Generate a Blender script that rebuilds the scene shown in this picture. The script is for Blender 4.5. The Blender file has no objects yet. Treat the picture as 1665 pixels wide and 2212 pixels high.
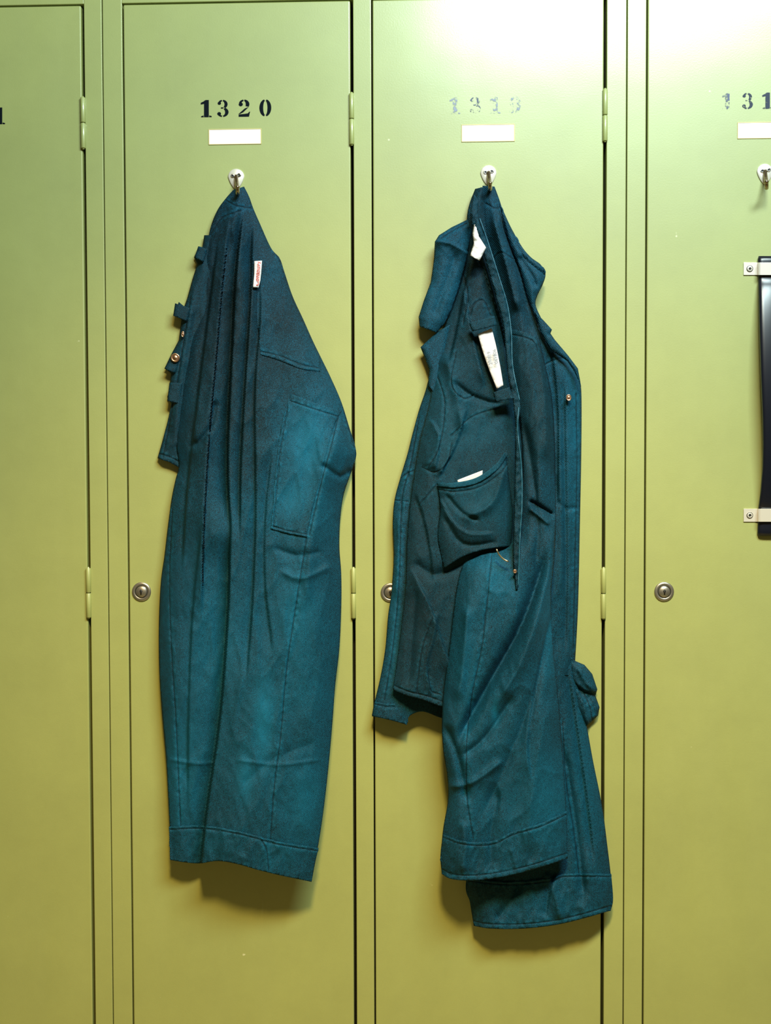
import bpy, bmesh, math, numpy as np
from mathutils import Vector, noise, Matrix
from mathutils.geometry import delaunay_2d_cdt
sc=bpy.context.scene
try:
    sc.view_settings.view_transform='Standard'; sc.view_settings.look='None'
except Exception: pass
# ---------------------------------------------------------------- camera
S=0.00062; FPX=2600.0; W_,H_=1665.0,2212.0
th=math.radians(2.0); ps=math.radians(2.3); ro=0.003
F=Vector((-math.sin(ps)*math.cos(th), math.cos(ps)*math.cos(th), -math.sin(th)))
R0=F.cross(Vector((0,0,1))).normalized(); U0=R0.cross(F).normalized()
U=(U0*math.cos(ro)+R0*math.sin(ro)).normalized(); R=(R0*math.cos(ro)-U0*math.sin(ro)).normalized()
ZC=1.07
C=Vector((0,0,ZC))-F*(FPX*S/F.y)
cd=bpy.data.cameras.new('camera'); cam=bpy.data.objects.new('camera',cd); sc.collection.objects.link(cam)
m=Matrix((R,U,-F)).transposed().to_4x4(); m.translation=C; cam.matrix_world=m
cd.sensor_fit='HORIZONTAL'; cd.sensor_width=36; cd.lens=36*FPX/W_; cd.clip_start=0.01
sc.camera=cam
def P(px,py,h=0.0):
    d=F*FPX+R*(px-W_/2)-U*(py-H_/2)
    t=(-h*S-C.y)/d.y
    return C+d*t
def PA(x,y,h):
    x=np.asarray(x,float);y=np.asarray(y,float);h=np.asarray(h,float)*np.ones_like(x)
    Fv=np.array(F);Rv=np.array(R);Uv=np.array(U);Cv=np.array(C)
    d=Fv[None]*FPX+Rv[None]*(x-W_/2)[:,None]-Uv[None]*(y-H_/2)[:,None]
    t=(-h*S-Cv[1])/d[:,1]
    return Cv[None]+d*t[:,None]
def X(a,b): return (P(a,0).x+P(b,2212).x)/2
# ---------------------------------------------------------------- materials
def lin(c): return tuple(((v/255)/12.92 if v/255<=0.04045 else ((v/255+0.055)/1.055)**2.4) for v in c)+(1,)
def mat(name,col,rough=0.5,metal=0.0,coat=0.0):
    m=bpy.data.materials.new(name); m.use_nodes=True
    b=m.node_tree.nodes['Principled BSDF']; b.inputs['Base Color'].default_value=lin(col)
    b.inputs['Roughness'].default_value=rough; b.inputs['Metallic'].default_value=metal
    b.inputs['Coat Weight'].default_value=coat
    return m
def N(m,t,**k):
    n=m.node_tree.nodes.new(t)
    for a,v in k.items(): setattr(n,a,v)
    return n
def paint(name,col):
    m=mat(name,col,0.36); nt=m.node_tree; b=nt.nodes['Principled BSDF']; L=nt.links.new
    b.inputs['Specular IOR Level'].default_value=0.9
    b.inputs['Coat Weight'].default_value=0.75; b.inputs['Coat IOR'].default_value=1.5
    tc=N(m,'ShaderNodeTexCoord')
    n1=N(m,'ShaderNodeTexNoise'); n1.inputs['Scale'].default_value=5; n1.inputs['Detail'].default_value=9; n1.inputs['Roughness'].default_value=0.74
    L(tc.outputs['Object'],n1.inputs['Vector'])
    mx=N(m,'ShaderNodeMix',data_type='RGBA'); c=lin(col)
    mx.inputs[6].default_value=tuple(v*0.80 for v in c[:3])+(1,); mx.inputs[7].default_value=tuple(min(1,v*1.20) for v in c[:3])+(1,)
    L(n1.outputs['Fac'],mx.inputs[0])
    n2=N(m,'ShaderNodeTexNoise'); n2.inputs['Scale'].default_value=38; n2.inputs['Detail'].default_value=3
    L(tc.outputs['Object'],n2.inputs['Vector'])
    r=N(m,'ShaderNodeMapRange'); r.inputs[1].default_value=0.75; r.inputs[2].default_value=0.78
    L(n2.outputs['Fac'],r.inputs[0])
    mx2=N(m,'ShaderNodeMix',data_type='RGBA'); mx2.inputs[7].default_value=lin((205,205,165))
    L(r.outputs[0],mx2.inputs[0]); L(mx.outputs[2],mx2.inputs[6]); L(mx2.outputs[2],b.inputs['Base Color'])
    mp=N(m,'ShaderNodeMapping'); mp.inputs['Scale'].default_value=(22,22,2.2); L(tc.outputs['Object'],mp.inputs[0])
    n3=N(m,'ShaderNodeTexNoise'); n3.inputs['Scale'].default_value=1.5; n3.inputs['Detail'].default_value=5
    L(mp.outputs[0],n3.inputs['Vector'])
    r3=N(m,'ShaderNodeMapRange'); r3.inputs[3].default_value=0.50; r3.inputs[4].default_value=0.64
    L(n3.outputs['Fac'],r3.inputs[0]); L(r3.outputs[0],b.inputs['Roughness'])
    r4=N(m,'ShaderNodeMapRange'); r4.inputs[3].default_value=0.17; r4.inputs[4].default_value=0.31
    L(n3.outputs['Fac'],r4.inputs[0]); L(r4.outputs[0],b.inputs['Coat Roughness'])
    n4=N(m,'ShaderNodeTexNoise'); n4.inputs['Scale'].default_value=500; n4.inputs['Detail'].default_value=2
    L(tc.outputs['Object'],n4.inputs['Vector'])
    n6=N(m,'ShaderNodeTexNoise'); n6.inputs['Scale'].default_value=6; n6.inputs['Detail'].default_value=2
    L(tc.outputs['Object'],n6.inputs['Vector'])
    m4=N(m,'ShaderNodeMath',operation='MULTIPLY'); m4.inputs[1].default_value=0.35; L(n4.outputs['Fac'],m4.inputs[0])
    ad=N(m,'ShaderNodeMath',operation='MULTIPLY_ADD'); ad.inputs[1].default_value=6.0; L(n6.outputs['Fac'],ad.inputs[0]); L(m4.outputs[0],ad.inputs[2])
    bp=N(m,'ShaderNodeBump'); bp.inputs['Strength'].default_value=0.16; bp.inputs['Distance'].default_value=0.001
    L(ad.outputs[0],bp.inputs['Height']); L(bp.outputs[0],b.inputs['Normal']); L(bp.outputs[0],b.inputs['Coat Normal'])
    return m
def cloth(name,dark,light,mid=0.0):
    m=mat(name,dark,0.85); nt=m.node_tree; b=nt.nodes['Principled BSDF']; L=nt.links.new
    b.inputs['Sheen Weight'].default_value=0.0; b.inputs['Specular IOR Level'].default_value=0.2; b.inputs['Roughness'].default_value=0.7
    at=N(m,'ShaderNodeAttribute',attribute_name='wear')
    sm_=N(m,'ShaderNodeAttribute',attribute_name='seam')
    tc=N(m,'ShaderNodeTexCoord')
    n1=N(m,'ShaderNodeTexNoise'); n1.inputs['Scale'].default_value=14; n1.inputs['Detail'].default_value=8; n1.inputs['Roughness'].default_value=0.7
    L(tc.outputs['Object'],n1.inputs['Vector'])
    a=N(m,'ShaderNodeMath',operation='MULTIPLY_ADD'); a.inputs[1].default_value=0.45; a.inputs[2].default_value=-0.225+mid
    L(n1.outputs['Fac'],a.inputs[0])
    n2=N(m,'ShaderNodeTexNoise'); n2.inputs['Scale'].default_value=1000; n2.inputs['Detail'].default_value=2
    L(tc.outputs['Object'],n2.inputs['Vector'])
    a2=N(m,'ShaderNodeMath',operation='MULTIPLY_ADD'); a2.inputs[1].default_value=1.6
    L(n2.outputs['Fac'],a2.inputs[0]); L(a.outputs[0],a2.inputs[2])
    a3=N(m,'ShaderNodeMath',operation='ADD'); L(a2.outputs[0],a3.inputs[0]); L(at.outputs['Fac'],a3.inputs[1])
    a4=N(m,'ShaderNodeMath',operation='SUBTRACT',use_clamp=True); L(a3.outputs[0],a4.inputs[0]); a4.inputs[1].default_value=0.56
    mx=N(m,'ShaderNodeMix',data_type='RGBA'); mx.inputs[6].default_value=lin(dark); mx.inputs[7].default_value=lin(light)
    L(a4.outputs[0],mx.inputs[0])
    mx2=N(m,'ShaderNodeMix',data_type='RGBA'); mx2.inputs[7].default_value=lin(tuple(v*0.45 for v in dark))
    L(sm_.outputs['Fac'],mx2.inputs[0]); L(mx.outputs[2],mx2.inputs[6]); L(mx2.outputs[2],b.inputs['Base Color'])
    mp=N(m,'ShaderNodeMapping'); mp.inputs['Rotation'].default_value=(0,math.radians(35),0); L(tc.outputs['Object'],mp.inputs[0])
    w=N(m,'ShaderNodeTexWave'); w.inputs['Scale'].default_value=200; w.inputs['Distortion'].default_value=1.0
    L(mp.outputs[0],w.inputs['Vector'])
    n5=N(m,'ShaderNodeTexNoise'); n5.inputs['Scale'].default_value=45; n5.inputs['Detail'].default_value=6; L(tc.outputs['Object'],n5.inputs['Vector'])
    ad=N(m,'ShaderNodeMath',operation='MULTIPLY_ADD'); ad.inputs[1].default_value=2.0; L(n5.outputs['Fac'],ad.inputs[0]); L(w.outputs['Fac'],ad.inputs[2])
    bp=N(m,'ShaderNodeBump'); bp.inputs['Strength'].default_value=0.5; bp.inputs['Distance'].default_value=0.0007
    L(ad.outputs[0],bp.inputs['Height']); L(bp.outputs[0],b.inputs['Normal'])
    return m
GREEN=paint('locker_paint',(145,151,86))
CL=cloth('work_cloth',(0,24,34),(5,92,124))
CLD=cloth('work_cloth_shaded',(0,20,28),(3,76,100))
METAL=mat('nickel',(205,202,195),0.25,1.0)
BRONZE=mat('hook_steel',(165,148,130),0.25,1.0)
PLATE=mat('nickel_plate',(235,228,215),0.32,0.5)
DARK=mat('dark_slot',(14,14,14),0.6)
BRASS=mat('brass',(215,200,165),0.28,1.0)
COPPER=mat('copper_snap',(200,160,135),0.32,1.0)
INK=mat('stencil_ink',(6,14,22),0.8); INK.node_tree.nodes['Principled BSDF'].inputs['Specular IOR Level'].default_value=0.1
RUB=mat('black_rubber',(12,16,28),0.3)
CARD=mat('card',(245,237,235),0.6)
CARDRIM=mat('card_rim',(200,180,120),0.5)
TAGM=mat('tag_fabric',(200,198,201),0.8)
RED=mat('red_thread',(190,50,35),0.7)
GREY=mat('grey_print',(92,98,112),0.7)
INTER_SHADE=mat('interior_shade',(12,14,8),0.9)
def faded_ink(name,col,lo,hi):
    m=mat(name,col,0.7); nt=m.node_tree; b=nt.nodes['Principled BSDF']; L=nt.links.new
    tc=N(m,'ShaderNodeTexCoord'); n=N(m,'ShaderNodeTexNoise'); n.inputs['Scale'].default_value=230; n.inputs['Detail'].default_value=3
    L(tc.outputs['Object'],n.inputs['Vector'])
    r=N(m,'ShaderNodeMapRange'); r.inputs[1].default_value=lo; r.inputs[2].default_value=hi; L(n.outputs['Fac'],r.inputs[0])
    L(r.outputs[0],b.inputs['Alpha']); return m
FINK=faded_ink('faded_ink',(138,144,166),0.44,0.66)
FINK2=faded_ink('worn_ink',(24,34,56),0.30,0.46)
FINK3=faded_ink('pale_ink',(80,86,116),0.42,0.62)
# ---------------------------------------------------------------- helpers
def link(o,parent=None):
    sc.collection.objects.link(o)
    if parent is not None:
        o.parent=parent; o.matrix_parent_inverse=parent.matrix_world.inverted()
    return o
def empty(name,loc,label,cat,group=None):
    e=bpy.data.objects.new(name,None); e.location=loc; e.empty_display_size=0.05
    sc.collection.objects.link(e); e['label']=label; e['category']=cat
    if group: e['group']=group
    bpy.context.view_layer.update(); return e
def mk(name,V,Fc,mats,parent=None,smooth=True,midx=None,bevel=0,solid=0):
    me=bpy.data.meshes.new(name); me.from_pydata([tuple(v) for v in V],[],[tuple(f) for f in Fc]); me.update()
    for mm in (mats if isinstance(mats,list) else [mats]): me.materials.append(mm)
    if midx is not None: me.polygons.foreach_set('material_index',midx)
    me.polygons.foreach_set('use_smooth',[smooth]*len(me.polygons))
    o=bpy.data.objects.new(name,me); link(o,parent)
    if bevel:
        b=o.modifiers.new('bevel','BEVEL'); b.width=bevel; b.segments=3; b.limit_method='ANGLE'; b.harden_normals=False
    if solid:
        s=o.modifiers.new('solidify','SOLIDIFY'); s.thickness=solid; s.offset=-1
    return o
class G:
    def __init__(s): s.V=[];s.F=[];s.M=[]
    def add(s,V,Fc,mi=0):
        k=len(s.V); s.V+= [tuple(v) for v in V]; s.F+=[tuple(i+k for i in f) for f in Fc]; s.M+=[mi]*len(Fc)
    def box(s,a,b,mi=0):
        x0,y0,z0=a;x1,y1,z1=b
        s.add([(x0,y0,z0),(x1,y0,z0),(x1,y1,z0),(x0,y1,z0),(x0,y0,z1),(x1,y0,z1),(x1,y1,z1),(x0,y1,z1)],
              [(0,3,2,1),(4,5,6,7),(0,1,5,4),(1,2,6,5),(2,3,7,6),(3,0,4,7)],mi)
    def lathe(s,c,prof,axis='y',n=32,mi=None,sx=1.0,sz=1.0):
        k=len(s.V)
        for r,h in prof:
            for i in range(n):
                a=2*math.pi*i/n
                if axis=='y': s.V.append((c[0]+r*math.cos(a)*sx,c[1]-h,c[2]+r*math.sin(a)*sz))
                else: s.V.append((c[0]+r*math.cos(a),c[1]+r*math.sin(a),c[2]+h))
        for j in range(len(prof)-1):
            for i in range(n):
                i2=(i+1)%n
                s.F.append((k+j*n+i,k+j*n+i2,k+(j+1)*n+i2,k+(j+1)*n+i)); s.M.append(mi[j] if mi else 0)
        s.F.append(tuple(k+(len(prof)-1)*n+i for i in range(n))); s.M.append(mi[-1] if mi else 0)
    def tube(s,pts,r,n=8,mi=0,flat=1.0):
        k=len(s.V); m=len(pts)
        for j,p in enumerate(pts):
            p=Vector(p); a=Vector(pts[max(0,j-1)]); b=Vector(pts[min(m-1,j+1)])
            t=(b-a).normalized(); u=t.cross(Vector((0,1,0)))
            if u.length<1e-3: u=Vector((1,0,0))
            u.normalize(); w=t.cross(u).normalized()
            rr=r[j] if isinstance(r,(list,tuple)) else r
            for i in range(n):
                an=2*math.pi*i/n
                s.V.append(tuple(p+u*math.cos(an)*rr+w*math.sin(an)*rr*flat))
        for j in range(m-1):
            for i in range(n):
                i2=(i+1)%n
                s.F.append((k+j*n+i,k+j*n+i2,k+(j+1)*n+i2,k+(j+1)*n+i)); s.M.append(mi)
        s.F.append(tuple(k+i for i in range(n))); s.M.append(mi)
        s.F.append(tuple(k+(m-1)*n+i for i in range(n))); s.M.append(mi)
    def obj(s,name,mats,parent=None,smooth=True,bevel=0,recalc=True,solid=0):
        o=mk(name,s.V,s.F,mats,parent,smooth,s.M,bevel,solid)
        if recalc:
            bm=bmesh.new(); bm.from_mesh(o.data); bmesh.ops.recalc_face_normals(bm,faces=bm.faces); bm.to_mesh(o.data); bm.free()
        return o
def smoothpts(pts,step,sm=True):
    pts=[np.array(p,float) for p in pts]; out=[]
    for i in range(len(pts)-1):
        p1,p2=pts[i],pts[i+1]; p0=pts[i-1] if i>0 else 2*p1-p2; p3=pts[i+2] if i+2<len(pts) else 2*p2-p1
        n=max(1,int(round(np.linalg.norm(p2-p1)/step)))
        for k in range(n):
            t=k/n
            if sm: q=0.5*((2*p1)+(-p0+p2)*t+(2*p0-5*p1+4*p2-p3)*t*t+(-p0+3*p1-3*p2+p3)*t**3)
            else: q=p1+(p2-p1)*t
            out.append(q)
    out.append(pts[-1]); return np.array(out)
def pdist(x,y,pl):
    a=pl[:-1];b=pl[1:];ab=b-a;L=np.maximum(np.hypot(ab[:,0],ab[:,1]),1e-6)
    cum=np.concatenate([[0],np.cumsum(L)])
    best=np.full(x.shape,1e9);tt=np.zeros_like(x);sg=np.ones_like(x)
    for i in range(len(a)):
        vx=x-a[i,0];vy=y-a[i,1]
        t=np.clip((vx*ab[i,0]+vy*ab[i,1])/L[i]**2,0,1)
        dx=vx-t*ab[i,0];dy=vy-t*ab[i,1];d=np.hypot(dx,dy)
        m_=d<best
        best=np.where(m_,d,best);tt=np.where(m_,(cum[i]+t*L[i])/cum[-1],tt)
        sg=np.where(m_,np.sign(ab[i,0]*vy-ab[i,1]*vx+1e-9),sg)
    return best,tt,sg
def ss(t): t=np.clip(t,0,1); return t*t*(3-2*t)
def inpoly(x,y,pl):
    c=np.zeros(x.shape,bool); n=len(pl); j=n-1
    for i in range(n):
        xi,yi=pl[i];xj,yj=pl[j]
        if yi!=yj: c^=((yi>y)!=(yj>y))&(x<(xj-xi)*(y-yi)/(yj-yi)+xi)
        j=i
    return c
def curve1(v,tab):
    if not isinstance(tab,(list,tuple)): return np.full_like(v,float(tab))
    return np.interp(v,[t[0] for t in tab],[t[1] for t in tab])
class Panel:
    """one cut piece of cloth: outline + draped relief (units 0.62 mm each)"""
    def __init__(s,left,right,bottom=None,top=None,z0=10,bulge=30,ew=60,pleats=(),folds=(),crumple=4,step=5,sm=True,base=None,off=0,seed=0,wear=(),cs=(55,170),seams=(),fa=1.0,crisp=0.6):
        s.step=step
        s.L=smoothpts(left,step,sm);s.R=smoothpts(right,step,sm)
        s.B=smoothpts(bottom,step,sm) if bottom else smoothpts([left[-1],right[-1]],step)
        s.T=smoothpts(top,step,sm) if top else smoothpts([left[0],right[0]],step)
        s.poly=np.concatenate([s.T[:-1],s.R[:-1],s.B[::-1][:-1],s.L[::-1][:-1]])
        s.Lc=smoothpts(left,max(15,step),sm);s.Rc=smoothpts(right,max(15,step),sm)
        s.z0=z0;s.bulge=bulge;s.ew=ew;s.pleats=pleats;s.crumple=crumple;s.base=base;s.off=off;s.seed=seed;s.wear=wear;s.cs=cs;s.fa=fa;s.crisp=crisp
        s.folds=[(f[0],smoothpts(f[1],20),f[2],f[3])+tuple(f[4:]) for f in folds]
        s.seams=[smoothpts(q,3.0) for q in seams]
        s.y0=s.poly[:,1].min();s.y1=s.poly[:,1].max()
    def h(s,x,y,sd_=None):
        x=np.atleast_1d(np.asarray(x,float));y=np.atleast_1d(np.asarray(y,float))
        v=(y-s.y0)/(s.y1-s.y0)
        dL,_,_=pdist(x,y,s.Lc);dR,_,_=pdist(x,y,s.Rc)
        u=dL/(dL+dR+1e-6);d=np.minimum(dL,dR)
        q=np.clip(d/(s.ew*1.15),0,1);rnd=1-(1-q)**2.2
        z=curve1(v,s.z0)+curve1(v,s.bulge)*rnd
        for p in s.pleats:
            k,amp,ph,tab=p[:4];dr=p[4] if len(p)>4 else 0
            w=np.cos(2*math.pi*(k*u+ph+dr*v))
            z+=s.fa*abs(amp)*curve1(v,tab)*w*(0.25+0.75*rnd)
        for f in s.folds:
            dd,t,sg=pdist(x,y,f[1]);fade=ss(t/0.15)*ss((1-t)/0.15) if len(f)<5 else (ss(t/0.2) if f[4]=='e' else (ss((1-t)/0.2) if f[4]=='b' else 1))
            if f[0]=='r': z+=s.fa*f[2]*fade*(0.45*np.exp(-(dd/f[3])**2)+0.55*np.exp(-np.abs(dd)/(f[3]*0.8)))
            else:
                sd=dd*sg
                z+=s.fa*f[2]*fade*ss((sd+2)/4)*np.exp(-np.maximum(sd,0)/f[3])
        if s.crumple:
            a,b=s.cs;sd=s.seed;nz=noise.noise
            out=[]
            for X_,Y_ in zip(x,y):
                r1=abs(nz(Vector((X_/a*1.2+Y_/b*.5,Y_/b*1.4,sd*1.7+2))))
                out.append(nz(Vector((X_/a,Y_/b,sd*7.3)))+0.5*nz(Vector((X_/a*2.1+Y_/b*0.8,Y_/b*2.6,sd*3.1+5)))+0.2*nz(Vector((X_/a*5+Y_/b,Y_/b*6,sd+9)))
                 +s.crisp*((1-r1*2.2)**3 if r1<.45 else 0.0)
                 +s.crisp*.45*(1-abs(nz(Vector((X_/a*2.6-Y_/b*1.5,Y_/b*3.5,sd*1.3+4))))*2)
                 +s.crisp*.2*(1-abs(nz(Vector((X_/a*5+Y_/b*4,Y_/b*7,sd*1.9+7))))*2))
            z+=s.crumple*np.array(out)*(0.5+0.5*rnd)
        if s.base is not None: z=z+s.base(x,y)+s.off
        return np.maximum(z,3)
    def build(s,name,mt,parent,solid=3.0):
        solid=min(solid,2.0)
        st=s.step;pl=s.poly
        gx=[];r=0;yy=s.y0+st*0.5
        x0,x1=pl[:,0].min(),pl[:,0].max()
        while yy<s.y1:
            xs=np.arange(x0+(st/2 if r%2 else 0),x1,st); gx.append(np.stack([xs,np.full_like(xs,yy)],1)); yy+=st*0.87;r+=1
        g=np.concatenate(gx) if gx else np.zeros((0,2))
        ins=inpoly(g[:,0],g[:,1],pl);g=g[ins]
        dd,_,_=pdist(g[:,0],g[:,1],np.concatenate([pl,pl[:1]]));g=g[dd>st*0.45]
        extra=[]
        for q in s.seams:
            if len(g):
                dd,_,_=pdist(g[:,0],g[:,1],q); g=g[dd>3.4]
            t=np.gradient(q,axis=0); t/=np.maximum(np.hypot(t[:,0],t[:,1])[:,None],1e-6); nn=np.stack([-t[:,1],t[:,0]],1)
            for o_ in (-2.4,-1.1,0,1.1,2.4): extra.append(q+nn*o_)
        if extra:
            ex=np.concatenate(extra); ex=ex[inpoly(ex[:,0],ex[:,1],pl)]
            dd,_,_=pdist(ex[:,0],ex[:,1],np.concatenate([pl,pl[:1]])); g=np.concatenate([g,ex[dd>0.8]])
        nb=len(pl)
        co=[Vector((p[0],p[1])) for p in np.concatenate([pl,g])]
        vs,es,fs,_,_,_=delaunay_2d_cdt(co,[],[list(range(nb))],1,1e-4)
        x=np.array([v.x for v in vs]);y=np.array([v.y for v in vs])
        z=s.h(x,y)
        w=np.zeros_like(x); sa=np.zeros_like(x)
        for (cx,cy,rx,ry,am) in s.wear: w+=am*np.exp(-(((x-cx)/rx)**2+((y-cy)/ry)**2))
        for q in s.seams:
            dd,_,_=pdist(x,y,q); near=dd<24
            pk=np.zeros_like(x); idx=np.where(near)[0]
            pk[idx]=[noise.noise(Vector((x[i]/7,y[i]/7,3.3))) for i in idx]
            z=z-1.8*np.exp(-(dd/1.4)**2)+1.8*pk*np.exp(-(dd/8)**2)
            w+=0.2*np.exp(-((dd-4.0)/3.0)**2)*(0.6+1.4*pk)
            sa=np.maximum(sa,np.exp(-(dd/0.9)**2))
        Q=PA(x,y,np.maximum(z,3))
        f2=[]
        for f in fs:
            a,b,c=Q[f[0]],Q[f[1]],Q[f[2]]
            ny=np.cross(b-a,c-a)[1]
            f2.append(tuple(f) if ny<0 else tuple(f)[::-1])
        o=mk(name,Q,f2,mt,parent,True,None,0,solid*S)
        at=o.data.attributes.new('wear','FLOAT','POINT'); at.data.foreach_set('value',w.astype(np.float32))
        at=o.data.attributes.new('seam','FLOAT','POINT'); at.data.foreach_set('value',(sa*0.75).astype(np.float32))
        return o
def text(name,s,loc_px,size_px,ang,mt,parent,h,shear=0,off=0.0):
    cu=bpy.data.curves.new(name,'FONT'); cu.body=s; cu.size=size_px*S; cu.align_x='CENTER'; cu.align_y='CENTER'; cu.shear=shear; cu.offset=off
    o=bpy.data.objects.new(name,cu); sc.collection.objects.link(o)
    dg=bpy.context.evaluated_depsgraph_get(); me=bpy.data.meshes.new_from_object(o.evaluated_get(dg))
    bpy.data.objects.remove(o)
    me.materials.clear(); me.materials.append(mt)
    p=P(loc_px[0],loc_px[1],h)
    M=Matrix.Translation(p)@Matrix.Rotation(math.radians(ang),4,'Y')@Matrix.Rotation(math.radians(90),4,'X')
    me.transform(M)
    o=bpy.data.objects.new(name,me); link(o,parent); return o
# ---------------------------------------------------------------- lockers
ZT=P(500,6).z; ZB=0.11; HT=1.80; DEP=0.5
GRP='row of green steel lockers'
def locker(xl,xr,doors,label):
    e=empty('locker',((xl+xr)/2,DEP/2,0),label,'locker',GRP)
    g=G()
    (a0,a1),(b0,b1)=doors; gh=0.0040; gl=0.0020
    g.box((xl,0.0002,0),(a0-gl,0.03,HT)); g.box((a1+gh,0.0002,0),(b0-gl,0.03,HT)); g.box((b1+gh,0.0002,0),(xr,0.03,HT))
    g.box((a0-gl-0.0001,0.0004,ZT+0.0022),(a1+gh+.0001,0.03,HT)); g.box((b0-gl-.0001,0.0004,ZT+0.0022),(b1+gh+.0001,0.03,HT))
    g.box((a0-gl-.0001,0.0004,0),(a1+gh+.0001,0.03,ZB-0.0022)); g.box((b0-gl-.0001,0.0004,0),(b1+gh+.0001,0.03,ZB-0.0022))
    g.box((xl,0.03,0),(xl+0.002,DEP,HT)); g.box((xr-0.002,0.03,0),(xr,DEP,HT)); g.box((xl,DEP-0.002,0),(xr,DEP,HT))
    g.box((xl,0.03,HT-0.002),(xr,DEP,HT)); g.box((xl,0.03,0),(xr,DEP,0.06))
    g.box((xl+0.004,0.034,0.07),(xr-0.004,0.05,HT-0.004),1)  # near-black sheet behind the doors, paints the shade seen in the gaps
    g.obj('body',[GREEN,INTER_SHADE],e,False,0.0011)
    ds=[]
    for d0,d1 in doors:
        gg=G(); gg.box((d0,0.0,ZB),(d1,0.02,ZT)); o=gg.obj('door',[GREEN],e,False,0.0016); ds.append(o)
        for pm in ZH:
            h=G(); r=5.3*S; hl=54*S; xc=d1+0.0018
            for sgn in (1,-1):
                c0=pm+(0.0006 if sgn>0 else -hl)
                h.lathe((xc,-0.0018,c0),[(r*.2,0),(r*.9,0),(r,0.0004),(r,hl-0.0010),(r*.9,hl-0.0006),(r*.2,hl-.0006)],'z',20)
            h.lathe((xc,-0.0018,pm-hl-0.0016),[(r*.3,0),(r*.5,0.0006),(r*.5,2*hl+0.0028),(r*.3,2*hl+.0034)],'z',14)
            h.obj('hinge',[GREEN],o,True)
    return e,ds
ZH=[P(755,258).z,P(762,1281).z,P(762,1281).z-(P(755,258).z-P(762,1281).z)]
xA0=X(264,291);xA1=X(751,769);xB0=X(803,813);xB1=X(1299,1302)
u0=X(216,248);u1=X(1350,1350); UW=u1-u0
z1=X(168,206);z0=z1-(xB1-xB0)
y0_=X(1396,1393);y1_=y0_+(xA1-xA0)
gapu=0.0012
e1,dA=locker(u0-UW+gapu,u0-gapu*.5,[(u0-UW+(xA0-u0),u0-UW+(xA1-u0)),(z0,z1)],'olive green steel double locker, one door stencilled 1321')
e2,dB=locker(u0+gapu*.5,u1-gapu*.5,[(xA0,xA1),(xB0,xB1)],'olive green steel double locker with coveralls hanging on both doors')
e3,dC=locker(u1+gapu*.5,u1+UW-gapu,[(y0_,y1_),(y0_+(xB0-xA0),y0_+(xB1-xA0))],'olive green steel double locker with black strap handle on door')
def arc(cx,cy,rx,ry,tk,tn,a0,a1,n=18):
    o=[];i_=[]
    for k in range(n+1):
        a=math.radians(a0+(a1-a0)*k/n); o.append((cx+rx*math.cos(a),cy+ry*math.sin(a))); i_.append((cx+(rx-tk)*math.cos(a),cy+(ry-tn)*math.sin(a)))
    return [[o[k],o[k+1],i_[k+1],i_[k]] for k in range(n)]
def disc(cx,cy,r,n=14): return [[(cx+r*math.cos(2*math.pi*k/n),cy+r*math.sin(2*math.pi*k/n)) for k in range(n)]]
DG={'1':[[(.17,0),(.42,0),(.42,1),(.26,1),(.17,.95)],[(.17,.93),(.0,.84),(.0,.74),(.17,.78)],[(.02,0),(.15,0),(.15,.1),(.02,.06)],[(.44,0),(.57,0),(.57,.06),(.44,.1)]],
 '0':arc(.3,.5,.31,.5,.2,.08,-78,78)+arc(.3,.5,.31,.5,.2,.08,102,258),
 '3':arc(.27,.74,.26,.26,.16,.08,-58,85)+arc(.27,.74,.26,.26,.12,.08,100,140)+disc(.1,.8,.09)+arc(.27,.28,.31,.28,.18,.08,-82,66)+arc(.27,.28,.29,.28,.12,.08,212,262)+disc(.09,.19,.1)+[[(.18,.49),(.3,.49),(.33,.56),(.18,.56)]],
 '2':arc(.3,.72,.28,.28,.19,.08,-30,85)+arc(.3,.72,.28,.28,.14,.08,98,160)+disc(.13,.72,.11)+[[(.34,.48),(.55,.57),(.26,.26),(.1,.17),(.0,.15)],[(.02,0),(.56,0),(.62,.3),(.56,.27),(.5,.19),(.3,.16),(.02,.13)]],
 '9':arc(.3,.68,.3,.32,.19,.08,-78,78)+arc(.3,.68,.3,.32,.19,.08,102,258)+arc(.26,.42,.34,.42,.19,.08,-78,12)+disc(.12,.12,.12),
 '8':arc(.3,.74,.25,.26,.16,.07,-78,78)+arc(.3,.74,.25,.26,.16,.07,102,258)+arc(.3,.26,.29,.27,.18,.07,-78,78)+arc(.3,.26,.29,.27,.18,.07,102,258)}
def number(s,xs,yb,hh,mts,parent,slope=-0.013):
    for ch,xc,mt in zip(s,xs,mts):
        g=G()
        for poly in DG[ch]:
            V=[P(xc+(a-.3)*hh*1.12,yb+slope*(xc+(a-.3)*hh-xs[0])-b*hh,0.6) for (a,b) in poly]
            g.add(V,[tuple(range(len(V)))])
        o=g.obj('stencil_digit',[mt],parent,False,recalc=False)
        bm=bmesh.new(); bm.from_mesh(o.data)
        for f in bm.faces:
            f.normal_update()
            if f.normal.y>0: f.normal_flip()
        bm.to_mesh(o.data); bm.free()
number('1320',[446,482,527,573],253,37,[INK]*4,dB[0])
number('1319',[983,1027,1070,1112],246,36,[FINK,FINK3,FINK,FINK],dB[1])
number('1321',[-142,-98,-54,0],270,36,[INK]*4,dA[1])
number('1318',[1571,1615,1658,1702],236,35,[FINK3,FINK2,FINK2,FINK2],dC[0])
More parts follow.
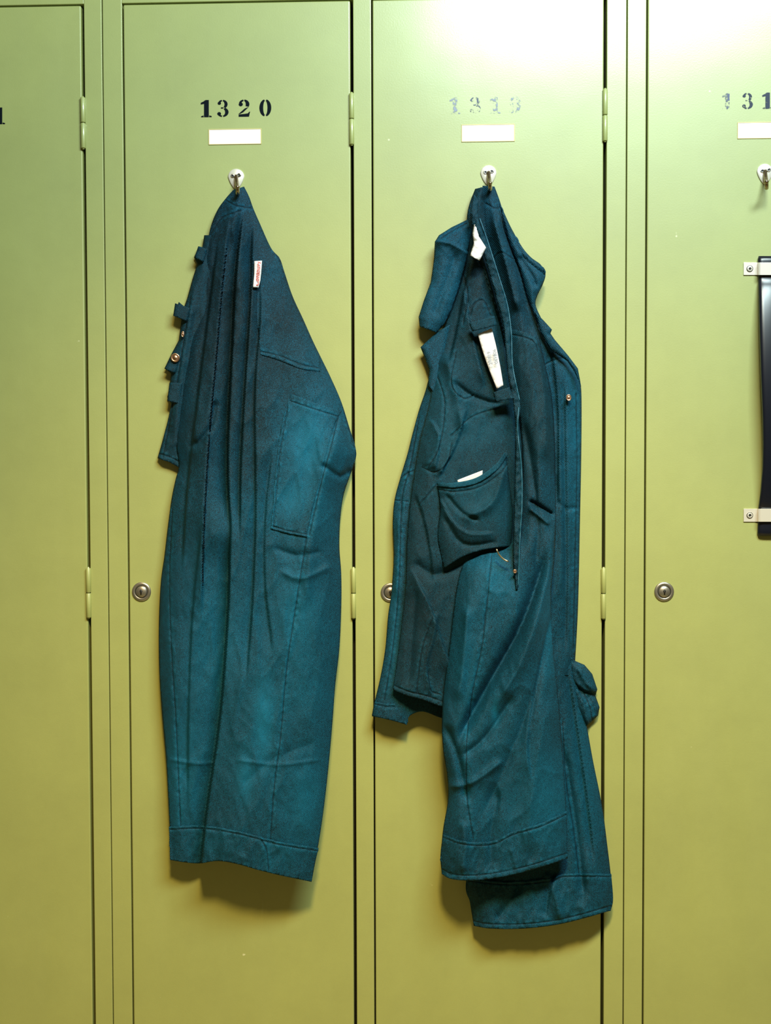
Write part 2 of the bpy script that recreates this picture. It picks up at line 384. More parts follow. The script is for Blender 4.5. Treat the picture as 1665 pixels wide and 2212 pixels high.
def card(px0,px1,py0,py1,parent):
    a=P(px0,py0);b=P(px1,py1); w=1.6*S
    g=G(); g.box((a.x,-0.0005,b.z),(b.x,0.0005,a.z)); g.obj('name_card',[CARD],parent,False,0.0002)
    g=G()
    g.box((a.x-w,-0.0009,a.z),(b.x+w,0.0004,a.z+w));g.box((a.x-w,-0.0009,b.z-w),(b.x+w,0.0004,b.z))
    g.box((a.x-w,-0.0009,b.z),(a.x,0.0004,a.z));g.box((b.x,-0.0009,b.z),(b.x+w,0.0004,a.z))
    g.obj('card_holder',[CARDRIM],parent,False,0.0002)
card(452,563,281,310,dB[0]);card(998,1110,271,304,dB[1]);card(1594,1706,266,297,dC[0]);card(-122,-10,296,326,dA[1])
def hook(cx,cy,parent):
    g=G(); k=17.5; out=[]; n=40
    for i in range(n):
        a=2*math.pi*i/n; x=math.cos(a)*k; y=-math.sin(a)*k
        if y>0:
            t=y/k; y=y*1.55; x*= (1-0.35*t)
        out.append((x,y))
    def ring(sc_,h): return [P(cx+x*sc_,cy-4+y*sc_,h) for x,y in out]
    V=ring(1,0.2)+ring(1,2.0)+ring(0.9,3.2); Fc=[]
    for r_ in range(2):
        for i in range(n): Fc.append((r_*n+i,r_*n+(i+1)%n,(r_+1)*n+(i+1)%n,(r_+1)*n+i))
    Fc.append(tuple(range(2*n,3*n)))
    g.add(V,Fc,0)
    for dx in (-7,7):
        p=P(cx+dx,cy-7+ (2 if dx<0 else 0))
        g.lathe((p.x,p.y-3.2*S,p.z),[(4.6*S,0),(4.2*S,1.2*S),(2.6*S,1.8*S),(1.8*S,1.0*S),(0.4*S,1.0*S)],'y',16,[1,1,2,2,2])
    pr=[(0,-6,2),(0.5,2,7),(1.5,10,13),(3,18,21),(4,26,30),(4,31,38),(3,31,46),(3,26,52),(3,19,55)]
    pl=[np.array(q,float) for q in pr]; pts=[]
    for i in range(len(pl)-1):
        for t in np.linspace(0,1,5)[:-1]: pts.append(pl[i]*(1-t)+pl[i+1]*t)
    pts.append(pl[-1])
    g.tube([P(cx+q[0],cy+q[1],q[2]) for q in pts],[(4.6-1.0*i/len(pts))*S for i in range(len(pts))],12,3)
    e=P(cx+3,cy+18,55); g.lathe((e.x,e.y+2*S,e.z),[(0.5*S,-2*S),(4*S,0),(4.8*S,3*S),(3*S,6*S),(.5*S,7*S)],'y',14,[3]*5)
    return g.obj('coat_hook',[PLATE,METAL,DARK,BRONZE],parent,True)
hook(510,386,dB[0]);hook(1055,378,dB[1]);hook(1652,375,dC[0]);hook(-60,396,dA[1])
CHR=mat('lock_chrome',(170,165,155),0.35,0.9)
def lock(cx,cy,parent):
    p=P(cx,cy); g=G(); q=S
    g.lathe((p.x,0.0,p.z),[(21*q,0),(21*q,2*q),(19.5*q,3.4*q),(14.2*q,4.2*q),(13.4*q,2.8*q),(12.6*q,2.8*q),(11.8*q,5.2*q),(11*q,6*q),(0.6*q,6*q)],'y',40,[0,0,0,1,1,0,0,0,0])
    g.box((p.x-1.3*q,-7.2*q,p.z-6*q),(p.x+1.3*q,-5.0*q,p.z+5*q),1)
    g.lathe((p.x,-5.6*q,p.z+1.5*q),[(2.8*q,0),(2.8*q,1.4*q),(.3*q,1.4*q)],'y',14,[1,1,1])
    return g.obj('cam_lock',[CHR,DARK],parent,True)
lock(306,1278,dB[0]);lock(843,1280,dB[1]);lock(1434,1278,dC[0]); lock(-262,1276,dA[1])
def bracket(y0,y1):
    g=G()
    prof=[(1606,2.5),(1630,2.5),(1636,4),(1638,17),(1642,19),(1686,19),(1690,17),(1692,4),(1698,2.5),(1722,2.5)]
    V=[];Fc=[]
    for px,h in prof: V+= [P(px,y0,h),P(px,y1,h)]
    for px,h in prof: V+= [P(px,y0,h-2.5),P(px,y1,h-2.5)]
    k=len(prof)*2
    for i in range(len(prof)-1):
        a=2*i; Fc+=[(a,a+2,a+3,a+1),(k+a,k+a+1,k+a+3,k+a+2),(a,k+a,k+a+2,a+2),(a+1,a+3,k+a+3,k+a+1)]
    Fc+=[(0,1,k+1,k),(k-2,k+k-2,k+k-1,k-1)]
    g.add(V,Fc)
    for cx in (1619,1710):
        c=P(cx,(y0+y1)/2,2.5); g.lathe((c.x,c.y,c.z),[(7*S,0),(7*S,1*S),(5.5*S,2*S),(3*S,2.5*S),(2.4*S,1.2*S),(.3*S,1.2*S)],'y',20,[0,1,0,1,1,1])
    g.obj('handle_bracket',[PLATE,DARK],dC[0],False,0.0003)
bracket(567,594);bracket(1099,1127)
ys=list(np.linspace(553,1158,81)); V=[];Fc=[]
prof=[(math.cos(a),math.sin(a)) for a in np.linspace(math.pi,0,13)]
prof=[(np.sign(a)*abs(a)**0.5,abs(b)**0.6) for a,b in prof]+[(0.8,-.05),(-0.8,-.05)]
for y in ys:
    lx=np.interp(y,[553,600,700,800,900,960,1010,1060,1100,1158],[1636,1637,1639,1642,1646,1647,1646,1642,1637,1635]); rx=1693
    t=(y-553)/605; bow=math.sin(math.pi*np.clip((t-.09)/.82,0,1))
    xc=(lx+rx)/2;hw=(rx-lx)/2; zz=1+36*bow**0.7; tk=13 if 600<y<1095 else 12
    if y<558 or y>1153: hw-=2; tk=9
    for a,b in prof: V.append(P(xc+a*hw,y,zz+b*tk))
n=len(prof)
for j in range(len(ys)-1):
    for i in range(n): Fc.append((j*n+i,j*n+(i+1)%n,(j+1)*n+(i+1)%n,(j+1)*n+i))
Fc+= [tuple(range(n)),tuple((len(ys)-1)*n+i for i in range(n))]
g=G(); g.add(V,Fc); g.obj('handle_strap',[RUB],dC[0],True)
# ---------------------------------------------------------------- coverall one
c1=empty('coverall',P(520,1880,30),'dark teal work coveralls hanging doubled, snap placket and cargo pocket showing','coveralls','hanging work coveralls')
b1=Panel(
 left=[(504,410),(488,428),(470,453),(455,490),(446,540),(440,600),(436,660),(425,700),(412,740),(402,790),(393,850),(386,905),(381,960),(386,1005),(378,1040),(370,1080),(362,1140),(355,1200),(347,1260),(343,1350),(344,1450),(350,1540),(358,1630),(363,1720),(367,1800),(370,1857)],
 right=[(527,403),(538,425),(547,450),(560,480),(585,535),(604,558),(615,590),(632,640),(655,690),(675,735),(693,772),(714,815),(737,868),(755,925),(768,968),(768,992),(755,1030),(742,1070),(735,1120),(733,1180),(737,1240),(737,1310),(733,1400),(724,1480),(718,1560),(710,1650),(700,1740),(690,1810),(681,1860),(673,1903)],
 bottom=[(370,1857),(400,1861),(432,1863),(470,1858),(510,1864),(560,1878),(610,1890),(673,1903)],
 z0=[(0,14),(.15,16),(.5,24),(.8,44),(1,66)],bulge=[(0,34),(.1,50),(.5,66),(.85,50),(1,36)],ew=85,step=3.4,fa=2.2,
 pleats=[(2.0,-4,0.1,[(0,.2),(.15,.9),(.45,.8),(.6,.2),(1,.1)]),(1.5,-4,.2,[(0,0),(.5,.3),(1,1)])],
 folds=[('s',[(500,1090),(496,1200),(492,1330),(476,1540),(448,1740),(433,1870)],-24,70,'e'),
        ('s',[(526,445),(509,600),(501,760),(494,900),(492,1020),(499,1170)],-22,34),
        ('s',[(545,462),(541,640),(531,800),(520,1000),(518,1180)],-13,22),
        ('s',[(558,560),(562,680),(550,850),(552,1100),(545,1300),(530,1500)],-8,28),
        ('s',[(500,448),(482,600),(468,760),(452,940),(440,1150),(436,1350)],12,34),
        ('s',[(474,500),(450,680),(428,850),(405,1050),(392,1250)],-8,24),
        ('s',[(440,1100),(418,1300),(408,1500),(405,1750)],-5,34),
        ('r',[(405,968),(430,955),(455,920),(468,860)],-6,8),
        ('s',[(590,960),(574,1100),(572,1250),(590,1420)],-5,30),
        ('r',[(745,900),(700,1040),(670,1200),(655,1330)],5,18),
        ('r',[(585,1180),(640,1200),(700,1190)],-3,8),('r',[(600,1230),(650,1250),(720,1220)],3,8),
        ('r',[(690,1000),(735,1030),(760,1010)],-4,7),
        ('r',[(520,1700),(590,1640),(690,1600)],-2,12),
        ('r',[(500,1640),(600,1652),(700,1640)],1.5,4),('r',[(360,1640),(430,1650),(470,1645)],1.5,4)],
 crumple=3.5,seed=1,crisp=.8,
 seams=[[(662,1160),(640,1300),(620,1440),(605,1600),(592,1700),(584,1815)],[(372,1100),(366,1250),(370,1400),(380,1560),(386,1700),(390,1785)],
            [(488,432),(510,444),(545,450)],[(455,505),(480,470),(520,455)],[(590,540),(612,575)],[(730,905),(712,975),(692,1050),(668,1155)],[(740,880),(765,965)]],
 wear=[(660,960,60,90,.4),(640,1100,60,60,.25),(570,1560,20,100,.45),(530,1680,18,60,.4),(640,1330,40,120,.25),(400,1680,40,150,.3),(660,1720,40,90,.25),(450,1380,60,160,.15),(490,700,120,300,-.25),(560,1500,220,380,.15),(640,720,60,120,-.15)])  # broad leg and upper-body blobs paint lit and shaded tone, the rest is fading
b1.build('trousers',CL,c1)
fl=Panel(left=[(441,508),(437,534),(429,532),(419,556),(426,570),(415,605),(404,645),(398,662),(386,652),(377,680),(392,690),(386,735),(370,765),(355,796),(369,806),(366,840),(361,858),(370,872),(362,910),(350,955),(340,990)],
 right=[(474,508),(466,600),(452,700),(436,800),(422,900),(410,960),(394,1014)],bottom=[(340,990),(365,998),(394,1014)],z0=9,bulge=9,ew=14,sm=False,crumple=5,seed=2,step=3.6,
 folds=[('r',[(425,590),(405,720),(385,860),(375,980)],7,9)],seams=[[(412,640),(396,740),(378,850),(352,985)],[(345,980),(368,988),(396,1002)]])
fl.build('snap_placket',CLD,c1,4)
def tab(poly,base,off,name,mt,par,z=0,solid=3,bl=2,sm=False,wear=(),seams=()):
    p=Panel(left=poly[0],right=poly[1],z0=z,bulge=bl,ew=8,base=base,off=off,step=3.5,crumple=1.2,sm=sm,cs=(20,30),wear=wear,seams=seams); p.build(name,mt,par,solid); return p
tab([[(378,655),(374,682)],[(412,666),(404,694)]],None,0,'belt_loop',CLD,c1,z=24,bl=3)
tab([[(428,532),(420,556)],[(448,538),(440,566)]],None,0,'belt_loop',CLD,c1,z=24,bl=3)
tab([[(366,826),(361,866)],[(394,828),(388,872)]],None,0,'belt_loop',CLD,c1,z=24,bl=3)
tab([[(372,762),(356,797)],[(392,772),(378,806)]],None,0,'snap_tab',CLD,c1,z=22,bl=3)
def snap(cx,cy,r,h,par,sx=1.0,fl_=.6):
    p=P(cx,cy,h); g=G(); q=S
    g.lathe((p.x,p.y,p.z),[(r*q,0),(r*1.0*q,r*.15*q),(r*.78*q,r*.45*fl_*q),(r*.72*q,r*.3*fl_*q),(r*.4*q,r*.55*fl_*q),(r*.08*q,r*.6*fl_*q)],'y',20,sx=sx)
    g.obj('snap_button',[COPPER],par,True)
snap(395,722,6.5,26,c1,.5);snap(379,773,10,27,c1,1,1.0)
pk=Panel(left=[(566,590),(556,640),(556,700),(563,766)],right=[(601,556),(630,640),(652,690),(673,738),(690,772),(692,803)],bottom=[(563,766),(600,777),(650,796),(692,803)],
 top=[(566,590),(582,570),(601,556)],z0=0,bulge=.6,ew=12,base=b1.h,off=1.0,step=3.4,crumple=.6,seed=4,wear=[(620,680,60,90,-.2)],
 seams=[[(563,759),(605,769),(652,788),(690,795)]])
pk.build('back_pocket',CL,c1,.8)
cg=Panel(left=[(628,851),(612,900),(600,970),(592,1050),(585,1142)],right=[(738,888),(724,915),(708,965),(690,1040),(675,1100),(662,1160)],top=[(628,851),(680,870),(738,888)],bottom=[(585,1142),(620,1152),(662,1160)],
 z0=0,bulge=.6,ew=8,base=b1.h,off=1.0,step=3.4,crumple=1,seed=5,wear=[(665,960,45,80,.6),(630,1080,40,45,.4)],
 seams=[[(626,866),(680,884),(728,899)],[(621,878),(606,970),(598,1050),(591,1138)],[(587,1136),(620,1146),(662,1154)]])
cg.build('cargo_pocket',CL,c1,.8)
hm=Panel(left=[(365,1786),(368,1858)],right=[(688,1832),(681,1862),(673,1905)],top=[(365,1786),(440,1784),(520,1797),(600,1818),(688,1832)],
 bottom=[(368,1858),(400,1863),(432,1865),(470,1860),(510,1866),(560,1880),(610,1892),(673,1905)],z0=0,bulge=0,base=b1.h,off=2.0,step=3.4,crumple=2.5,cs=(22,60),seed=6,wear=[(450,1820,60,40,.2),(600,1850,60,40,.2)],
 seams=[[(368,1792),(440,1790),(520,1803),(600,1824),(684,1838)],[(560,1808),(575,1835),(580,1878)]])
hm.build('hem',CL,c1,4)
tg=Panel(left=[(549,564),(549,592),(547,620)],right=[(566,563),(564,592),(559,621)],z0=0,bulge=2,ew=8,base=b1.h,off=9,step=3,crumple=0,sm=False); tg.build('fabric_tag',TAGM,c1,1.5)
hz=float(max(b1.h([556,556,556],[570,592,615])))
text('tag_lettering','Contours',(556.5,592),13,-84,RED,c1,hz+13,.3,0.00008)
# ---------------------------------------------------------------- coverall two
c2=empty('coverall',P(1100,1960,30),'dark teal work coveralls hanging open, collar, pocket and paper tag showing','coveralls','hanging work coveralls')
bl=Panel(left=[(1160,1280),(1110,1500),(1060,1720),(1008,1895),(1015,1950),(1023,1998)],right=[(1200,1290),(1215,1350),(1240,1440),(1262,1540),(1280,1640),(1300,1740),(1312,1830),(1319,1890),(1323,1942),(1318,1965)],
 bottom=[(1023,1998),(1060,2004),(1130,2004),(1200,1996),(1260,1982),(1318,1965)],z0=[(0,14),(1,28)],bulge=[(0,20),(.5,26),(1,28)],ew=45,step=3.6,fa=2.0,
 folds=[('s',[(1225,1430),(1250,1600),(1272,1760),(1285,1880)],-8,20),('r',[(1215,1600),(1245,1800),(1262,1960)],-8,10),('r',[(1180,1880),(1200,1940),(1210,1990)],6,10),('r',[(1120,1900),(1100,1950),(1070,1990)],-5,10),('s',[(1205,1880),(1188,1925),(1180,1985)],-6,16)],crumple=4,seed=11,
 seams=[[(1215,1560),(1222,1680),(1240,1800),(1250,1885)]],wear=[(1260,1700,40,150,.2),(1180,1950,140,50,.12)])
bl.build('rear_trouser_leg',CL,c2)
bh=Panel(left=[(1008,1897),(1015,1950),(1023,2000)],right=[(1320,1888),(1324,1942),(1319,1967)],bottom=[(1023,2000),(1060,2006),(1130,2006),(1200,1998),(1260,1984),(1319,1967)],top=[(1008,1897),(1100,1905),(1190,1897),(1220,1888),(1320,1888)],
 z0=0,bulge=0,base=bl.h,off=2.2,step=3.6,crumple=3,cs=(20,70),seed=12,wear=[(1180,1950,140,50,.12)],seams=[[(1024,1990),(1060,1996),(1130,1996),(1200,1988),(1260,1974),(1317,1957)],[(1012,1903),(1100,1911),(1190,1903),(1220,1894),(1318,1894)]]); bh.build('hem',CL,c2,4)
rs=Panel(left=[(1110,600),(1125,800),(1140,1000),(1145,1200),(1160,1460)],right=[(1150,650),(1170,690),(1190,722),(1225,772),(1246,800),(1254,830),(1256,880),(1255,1000),(1252,1150),(1250,1250),(1247,1340),(1240,1460)],
 z0=12,bulge=[(0,26),(1,22)],ew=34,step=3.6,crumple=4,seed=13,fa=1.8,folds=[('s',[(1218,800),(1222,1000),(1225,1250),(1222,1440)],-7,14),('r',[(1205,900),(1212,1100),(1208,1300)],5,9),('r',[(1200,1080),(1225,1100),(1250,1095)],-3,6),('s',[(1190,740),(1205,900),(1204,1100)],-8,20)],
 seams=[[(1165,795),(1195,778),(1222,772)],[(1244,850),(1246,1000),(1242,1200),(1238,1400)]],wear=[(1235,950,20,200,.15)])
rs.build('back_panel',CL,c2)
cf=Panel(left=[(1225,1415),(1232,1480),(1240,1530),(1266,1568)],right=[(1243,1428),(1262,1436),(1279,1456),(1290,1489),(1286,1503),(1295,1528),(1291,1546),(1268,1568)],z0=14,bulge=14,ew=14,step=3.0,crumple=2,seed=14,cs=(22,34),sm=False,fa=1.5,
 folds=[('s',[(1236,1470),(1262,1492),(1292,1497)],-10,14,'x'),('r',[(1246,1440),(1266,1475),(1282,1492)],5,5),('s',[(1250,1495),(1264,1525),(1272,1562)],6,12,'x'),('r',[(1268,1500),(1280,1525),(1284,1548)],-4,4)],seams=[[(1262,1500),(1274,1528),(1279,1558)]])
cf.build('sleeve_cuff',CL,c2)
ls=Panel(left=[(932,790),(920,840),(905,885),(890,940),(880,980),(865,1030),(852,1080),(848,1130),(850,1200),(845,1280),(838,1330),(832,1400),(822,1460),(808,1520),(803,1545)],
 right=[(965,780),(995,900),(1005,1100),(1005,1300),(1000,1450),(985,1560)],bottom=[(803,1545),(840,1553),(877,1564),(884,1547),(912,1537),(950,1550),(985,1560)],
 z0=[(0,12),(1,28)],bulge=[(0,20),(1,14)],ew=34,step=3.6,crumple=2.5,seed=15,fa=1.6,
 folds=[('r',[(862,1100),(860,1180),(856,1300)],5,9)],
 seams=[[(905,900),(885,1010),(868,1080),(862,1250),(848,1400),(830,1510)],[(862,1035),(880,1022),(905,1012)],[(852,1080),(880,1083)]],wear=[(852,1300,14,220,.25)])
ls.build('sleeve',CL,c2)
lh=Panel(left=[(810,1515),(803,1547)],right=[(852,1520),(880,1566)],bottom=[(803,1547),(840,1555),(880,1566)],top=[(810,1515),(830,1520),(852,1520)],z0=0,bulge=0,base=ls.h,off=2,step=3.5,crumple=2,cs=(20,30),seed=16,seams=[[(810,1521),(830,1526),(853,1527)]]); lh.build('hem',CL,c2,4)
ib=Panel(left=[(1026,408),(1014,440),(1008,475),(1006,560),(985,640),(962,700),(945,760),(936,820),(925,880),(907,950),(893,1030),(884,1100),(878,1180),(876,1260),(868,1340),(858,1420),(848,1490)],
 right=[(1052,402),(1055,480),(1085,600),(1108,720),(1122,860),(1135,1000),(1133,1150),(1115,1250),(1090,1350),(1060,1430),(1020,1535)],bottom=[(848,1490),(880,1503),(915,1512),(955,1526),(1020,1535)],
 z0=[(0,16),(.3,24),(.6,44),(1,58)],bulge=[(0,30),(.3,32),(.7,24),(1,14)],ew=50,step=3.4,crumple=3,seed=17,cs=(55,140),fa=1.6,crisp=.5,
 folds=[('s',[(1016,560),(1000,640),(985,720),(968,790)],-9,22),('r',[(975,820),(1010,850),(1060,870),(1090,870)],-6,6),('s',[(1010,880),(985,960),(945,1035)],8,22),
        ('r',[(960,760),(985,850),(1000,940)],5,10),('s',[(895,1060),(915,1120),(930,1200),(935,1260)],-6,22),
        ('r',[(1010,1210),(960,1235),(930,1240),(890,1210)],-6,12),('s',[(1030,510),(1050,600),(1080,690),(1098,780)],-10,16),('s',[(885,1220),(930,1310),(960,1400),(985,1460)],8,30),
        ('s',[(1000,600),(1012,680),(1030,760),(1050,840)],8,20),('s',[(925,900),(950,940),(940,1020)],6,16),
        ('s',[(948,1320),(935,1390),(922,1440),(935,1505)],6,16),('r',[(900,1260),(890,1380),(880,1490)],-4,10)],
 seams=[[(985,760),(975,830),(1000,860),(1020,855)],[(912,1010),(940,1020),(965,1000),(975,960)],[(975,940),(1020,900),(1080,880)],[(1015,680),(1025,655),(1045,650),(1060,680)],[(1000,590),(1010,640),(1000,700)],[(905,1090),(945,1045)],[(940,800),(960,870),(950,960),(925,1010)],[(1016,470),(1020,440),(1030,420)],
   [(935,1330),(912,1400),(900,1490)],[(925,1450),(930,1490),(950,1500)],[(853,1482),(885,1495),(920,1503),(960,1517)]],
 wear=[(1030,600,40,150,-.15),(960,900,60,120,.15),(1040,930,40,40,.15),(910,1350,60,150,-.08)])
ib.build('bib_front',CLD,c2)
fr=Panel(left=[(1042,401),(1040,450),(1046,500),(1064,560),(1088,650),(1098,720),(1105,800),(1116,870),(1126,960),(1127,1060),(1118,1140),(1085,1178),(1035,1192),(1003,1215),(988,1260),(978,1330),(970,1400),(958,1490),(954,1560),(957,1620),(966,1680),(967,1730),(957,1790),(952,1850),(955,1887)],
 right=[(1068,403),(1078,430),(1088,460),(1105,500),(1130,560),(1148,620),(1155,680),(1165,730),(1178,790),(1192,860),(1198,950),(1200,1050),(1200,1150),(1196,1220),(1190,1290),(1194,1380),(1203,1480),(1212,1580),(1220,1700),(1224,1780),(1225,1853)],
 bottom=[(955,1887),(975,1897),(1020,1900),(1080,1893),(1150,1877),(1225,1853)],
 z0=[(0,20),(.3,34),(.5,60),(.6,78),(.75,76),(1,76)],bulge=[(0,22),(.4,34),(.6,36),(1,34)],ew=48,step=3.4,crumple=4,seed=18,fa=2.0,crisp=.7,
 folds=[('r',[(1185,1180),(1130,1340),(1060,1470),(1010,1560),(985,1620)],-17,12),
        ('r',[(1200,1100),(1180,1260),(1130,1420),(1060,1540)],10,18),
        ('r',[(1140,1080),(1175,1100),(1198,1115)],-8,5),('r',[(1140,1095),(1165,1115),(1190,1135)],6,5),
        ('r',[(1195,1290),(1150,1500),(1080,1680),(1030,1780)],-7,14),('s',[(1194,1300),(1160,1460),(1140,1600),(1150,1700)],6,40),
        ('r',[(1010,1300),(1000,1440),(985,1520)],6,12),('r',[(960,1560),(990,1640),(1010,1740)],-7,9),('r',[(962,1700),(1020,1690),(1090,1640)],5,8),
        ('r',[(1150,700),(1175,850),(1180,1000)],8,12),('r',[(990,1640),(1050,1590),(1110,1500)],-5,8),
        ('r',[(1130,900),(1160,1100),(1155,1250)],-7,10),('r',[(1062,460),(1090,560),(1120,680)],8,8),('r',[(1080,470),(1115,570),(1140,680)],-9,6),('s',[(1072,440),(1096,520),(1125,600),(1140,680)],8,14),
        ('r',[(1190,1500),(1150,1700),(1140,1860)],6,20),('r',[(1080,1700),(1060,1800),(1060,1890)],-5,11),('r',[(1000,1770),(1005,1830),(1000,1890)],5,10)],
 seams=[[(1062,1200),(1052,1300),(1040,1400),(1020,1500),(1008,1600),(1008,1720),(1022,1810)],[(1050,440),(1070,450),(1085,445)],[(1062,560),(1082,545),(1110,560)]],
 wear=[(1075,1240,50,70,.3),(1070,1540,8,30,.5),(1180,1740,70,90,.25),(1120,950,60,250,-.25),(1110,600,60,160,-.1),(1010,1420,30,120,.2),(1185,1350,20,130,.2),(1080,1650,150,260,.1)])
fr.build('trouser_leg',CL,c2)
ff=Panel(left=[(1099,712),(1106,800),(1119,870),(1128,960),(1130,1060)],right=[(1166,750),(1178,790),(1192,860),(1198,950),(1199,1060)],top=[(1099,712),(1120,714),(1144,722),(1160,734),(1166,750)],
 z0=[(0,7),(.5,4),(1,-2)],bulge=0,base=fr.h,off=0,step=3.6,crumple=2,seed=30,seams=[[(1103,722),(1140,731),(1156,742),(1160,756)]]); ff.build('front_flap',CLD,c2,2)
fh=Panel(left=[(956,1802),(951,1850),(954,1888)],right=[(1224,1752),(1226,1854)],bottom=[(954,1888),(975,1899),(1020,1902),(1080,1895),(1150,1879),(1226,1854)],top=[(956,1802),(1000,1817),(1060,1818),(1110,1796),(1170,1778),(1224,1752)],
 z0=0,bulge=0,base=fr.h,off=2.2,step=3.4,crumple=3,cs=(18,70),seed=19,wear=[(1180,1800,60,40,.25),(1050,1850,90,40,.1)],seams=[[(958,1809),(1000,1824),(1060,1825),(1110,1803),(1170,1785),(1222,1760)],[(957,1878),(975,1888),(1020,1891),(1080,1884),(1150,1868),(1224,1843)]]); fh.build('hem',CL,c2,4)
lc=Panel(left=[(1010,474),(975,491),(948,508),(939,522),(937,560),(930,610),(915,650),(904,685),(906,705)],right=[(1018,500),(1008,560),(992,620),(975,670),(960,700),(943,719)],bottom=[(906,705),(925,712),(943,719)],
 z0=30,bulge=12,ew=20,step=3.5,crumple=3,seed=20,cs=(50,80),fa=1.6,sm=False,folds=[('r',[(990,540),(960,620),(935,690)],-4,9),('s',[(942,518),(975,524),(1010,545)],9,10,'x')],seams=[[(1008,482),(978,498),(953,514)]],wear=[(950,600,40,90,.1)])
lc.build('collar',CL,c2,3)
ll=Panel(left=[(945,716),(908,750),(918,775),(927,800),(924,830)],right=[(975,700),(965,760),(955,820),(945,860)],z0=26,bulge=8,ew=12,step=3.5,crumple=2,seed=21,sm=False); ll.build('lapel',CL,c2,3)
rc=Panel(left=[(1078,440),(1098,520),(1122,580),(1138,640),(1160,700)],right=[(1088,458),(1105,494),(1128,534),(1147,556),(1168,572),(1178,592),(1172,615),(1160,640),(1157,660),(1172,694)],z0=40,bulge=16,ew=18,step=3.5,crumple=3,seed=22,fa=1.6,
 folds=[('s',[(1110,500),(1130,550),(1176,590)],-8,12,'x'),('r',[(1120,550),(1150,600),(1160,625)],-7,6)]); rc.build('collar',CL,c2,3)
rl=Panel(left=[(1155,675),(1168,720),(1188,755),(1225,780),(1240,802),(1255,835)],right=[(1172,690),(1192,712),(1188,722),(1227,768),(1248,796),(1255,835)],z0=48,bulge=6,ew=10,step=3,crumple=2,seed=23,sm=False); rl.build('lapel',CL,c2,3)
pz=[(0,62),(.3,68),(.6,98),(1,112)]
pf=Panel(left=[(1022,420),(1016,470),(1034,520),(1052,575),(1070,640),(1086,700),(1092,760),(1098,820),(1108,870),(1112,920),(1112,1000),(1110,1100),(1108,1200),(1114,1275)],
 right=[(1034,430),(1034,470),(1052,520),(1074,580),(1092,640),(1102,700),(1106,780),(1124,875),(1120,920),(1128,1000),(1130,1090),(1126,1150),(1122,1220),(1118,1275)],z0=pz,bulge=4,ew=6,step=3,crumple=5,cs=(14,34),seed=24,sm=True)
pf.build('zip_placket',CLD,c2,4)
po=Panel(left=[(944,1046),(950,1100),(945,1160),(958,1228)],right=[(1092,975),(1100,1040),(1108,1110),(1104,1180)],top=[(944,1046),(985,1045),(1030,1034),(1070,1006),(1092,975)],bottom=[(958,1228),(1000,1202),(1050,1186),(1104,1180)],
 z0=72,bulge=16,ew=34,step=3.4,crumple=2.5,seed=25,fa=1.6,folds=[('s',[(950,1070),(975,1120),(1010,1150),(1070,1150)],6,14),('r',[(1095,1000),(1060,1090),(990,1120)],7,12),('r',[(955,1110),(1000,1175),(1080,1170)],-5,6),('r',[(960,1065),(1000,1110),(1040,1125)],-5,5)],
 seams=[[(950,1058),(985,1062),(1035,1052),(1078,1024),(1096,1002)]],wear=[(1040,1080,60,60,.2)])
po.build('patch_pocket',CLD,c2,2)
pt=Panel(left=[(943,1043),(945,1051)],right=[(1093,972),(1096,984)],top=[(943,1043),(985,1042),(1030,1031),(1070,1003),(1093,972)],bottom=[(945,1051),(985,1053),(1032,1043),(1074,1014),(1096,984)],z0=0,bulge=0,base=po.h,off=2.5,step=3,crumple=1,seed=26,wear=[(1020,1030,90,40,.5)]); pt.build('pocket_hem',CLD,c2,1.5)
pa=Panel(left=[(988,1037),(990,1052)],right=[(1042,1016),(1042,1034)],z0=74,bulge=0,step=4,crumple=0); pa.build('folded_paper',TAGM,c2,1)
t1=Panel(left=[(1024,484),(1020,505),(1023,525),(1015,552)],right=[(1033,488),(1034,510),(1050,535),(1036,563)],z0=[(0,66),(1,80)],bulge=5,ew=8,step=3,crumple=4,cs=(14,20),sm=False,folds=[('r',[(1022,520),(1034,524),(1046,532)],-4,4)]); t1.build('fabric_tag',TAGM,c2,1)
t2=Panel(left=[(1032,722),(1043,760),(1057,800),(1073,840)],right=[(1062,709),(1072,750),(1080,790),(1087,832)],z0=[(0,76),(1,82)],bulge=1,ew=12,step=4,crumple=1); t2.build('paper_tag',TAGM,c2,.5)
text('tag_lettering','061806',(1070,770),10,-100,GREY,c2,90)
text('tag_lettering','2/1819',(1058,774),10,-100,GREY,c2,90)
tab([[(1012,698),(1020,716)],[(1068,682),(1074,702)]],None,0,'tag_loop',CLD,c2,z=88,bl=4)
tab([[(1064,848),(1070,868)],[(1100,836),(1112,860)]],None,0,'tag_loop',CLD,c2,z=92,bl=4)
ZIP=mat('zipper_tape',(8,74,96),.6)
for pts in ([(1036,472),(1056,530),(1078,600),(1096,660),(1104,720),(1107,790),(1122,865)],[(1120,880),(1118,930),(1126,1010),(1127,1090),(1123,1160),(1119,1265)]):
    pl=smoothpts(pts,5); g=G(); q=PA(pl[:,0],pl[:,1],pf.h(pl[:,0],pl[:,1])+1.2); g.tube([tuple(a) for a in q],1.4*S,6); g.obj('zipper',[ZIP],c2,True)
snap(1228,859,7,50,c2,.8);snap(1112,1234,4,120,c2)
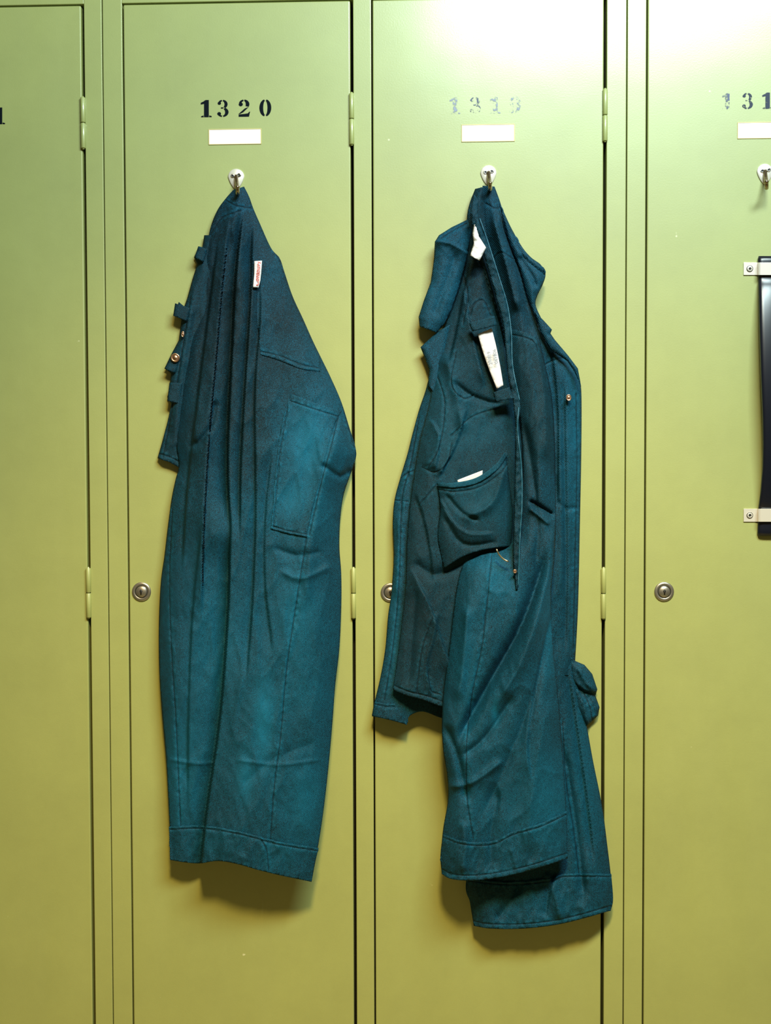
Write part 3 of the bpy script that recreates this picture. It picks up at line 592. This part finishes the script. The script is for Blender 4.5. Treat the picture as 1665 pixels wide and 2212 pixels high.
g=G();pl=smoothpts([(1072,1186),(1078,1198),(1088,1208),(1098,1213)],4); g.tube([P(q[0],q[1],124) for q in pl],1.8*S,8); g.obj('wire_ring',[BRASS],c2,True)
# ---------------------------------------------------------------- setting
def struct(name,a,b,mt):
    g=G(); g.box(a,b); o=g.obj(name,[mt],None,False); o['kind']='structure'; return o
FL=mat('floor_lino',(150,130,70),0.5); WL=mat('wall_plaster',(205,205,190),0.8)
for m_ in (FL,WL):
    n=N(m_,'ShaderNodeTexNoise'); n.inputs['Scale'].default_value=8; n.inputs['Detail'].default_value=5
    bp=N(m_,'ShaderNodeBump'); bp.inputs['Strength'].default_value=.1; m_.node_tree.links.new(n.outputs['Fac'],bp.inputs['Height']); m_.node_tree.links.new(bp.outputs[0],m_.node_tree.nodes['Principled BSDF'].inputs['Normal'])
struct('floor',(-3,-4,-0.05),(3,0.62,0),FL)
struct('wall_back',(-3,0.52,0),(3,0.62,3.0),WL)
# ---------------------------------------------------------------- light
w=bpy.data.worlds.new('world'); sc.world=w; w.use_nodes=True
w.node_tree.nodes['Background'].inputs[0].default_value=(1.0,0.78,0.38,1); w.node_tree.nodes['Background'].inputs[1].default_value=0.12
def area(name,loc,tgt,sx,sy,power,col):
    l=bpy.data.lights.new(name,'AREA'); l.shape='RECTANGLE'; l.size=sx; l.size_y=sy; l.energy=power; l.color=col
    o=bpy.data.objects.new(name,l); o.location=loc; o.rotation_euler=(Vector(tgt)-Vector(loc)).to_track_quat('-Z','Y').to_euler(); sc.collection.objects.link(o); return o
area('ceiling_lamp',(0.50,-1.2,ZC+1.22),(0.0,0,ZC-0.2),0.85,0.24,52,(0.80,1.0,1.0))
l=bpy.data.lights.new('warm_fill_spot','SPOT'); l.energy=330; l.color=(1.0,0.68,0.24); l.spot_size=math.radians(54); l.spot_blend=1.0; l.shadow_soft_size=0.14  # added warm fill with no known source, brightens the locker bottoms
o=bpy.data.objects.new('warm_fill_spot',l); o.location=(0.1,-1.7,2.6); o.rotation_euler=(Vector((0.0,0,0.0))-Vector(o.location)).to_track_quat('-Z','Y').to_euler(); sc.collection.objects.link(o)
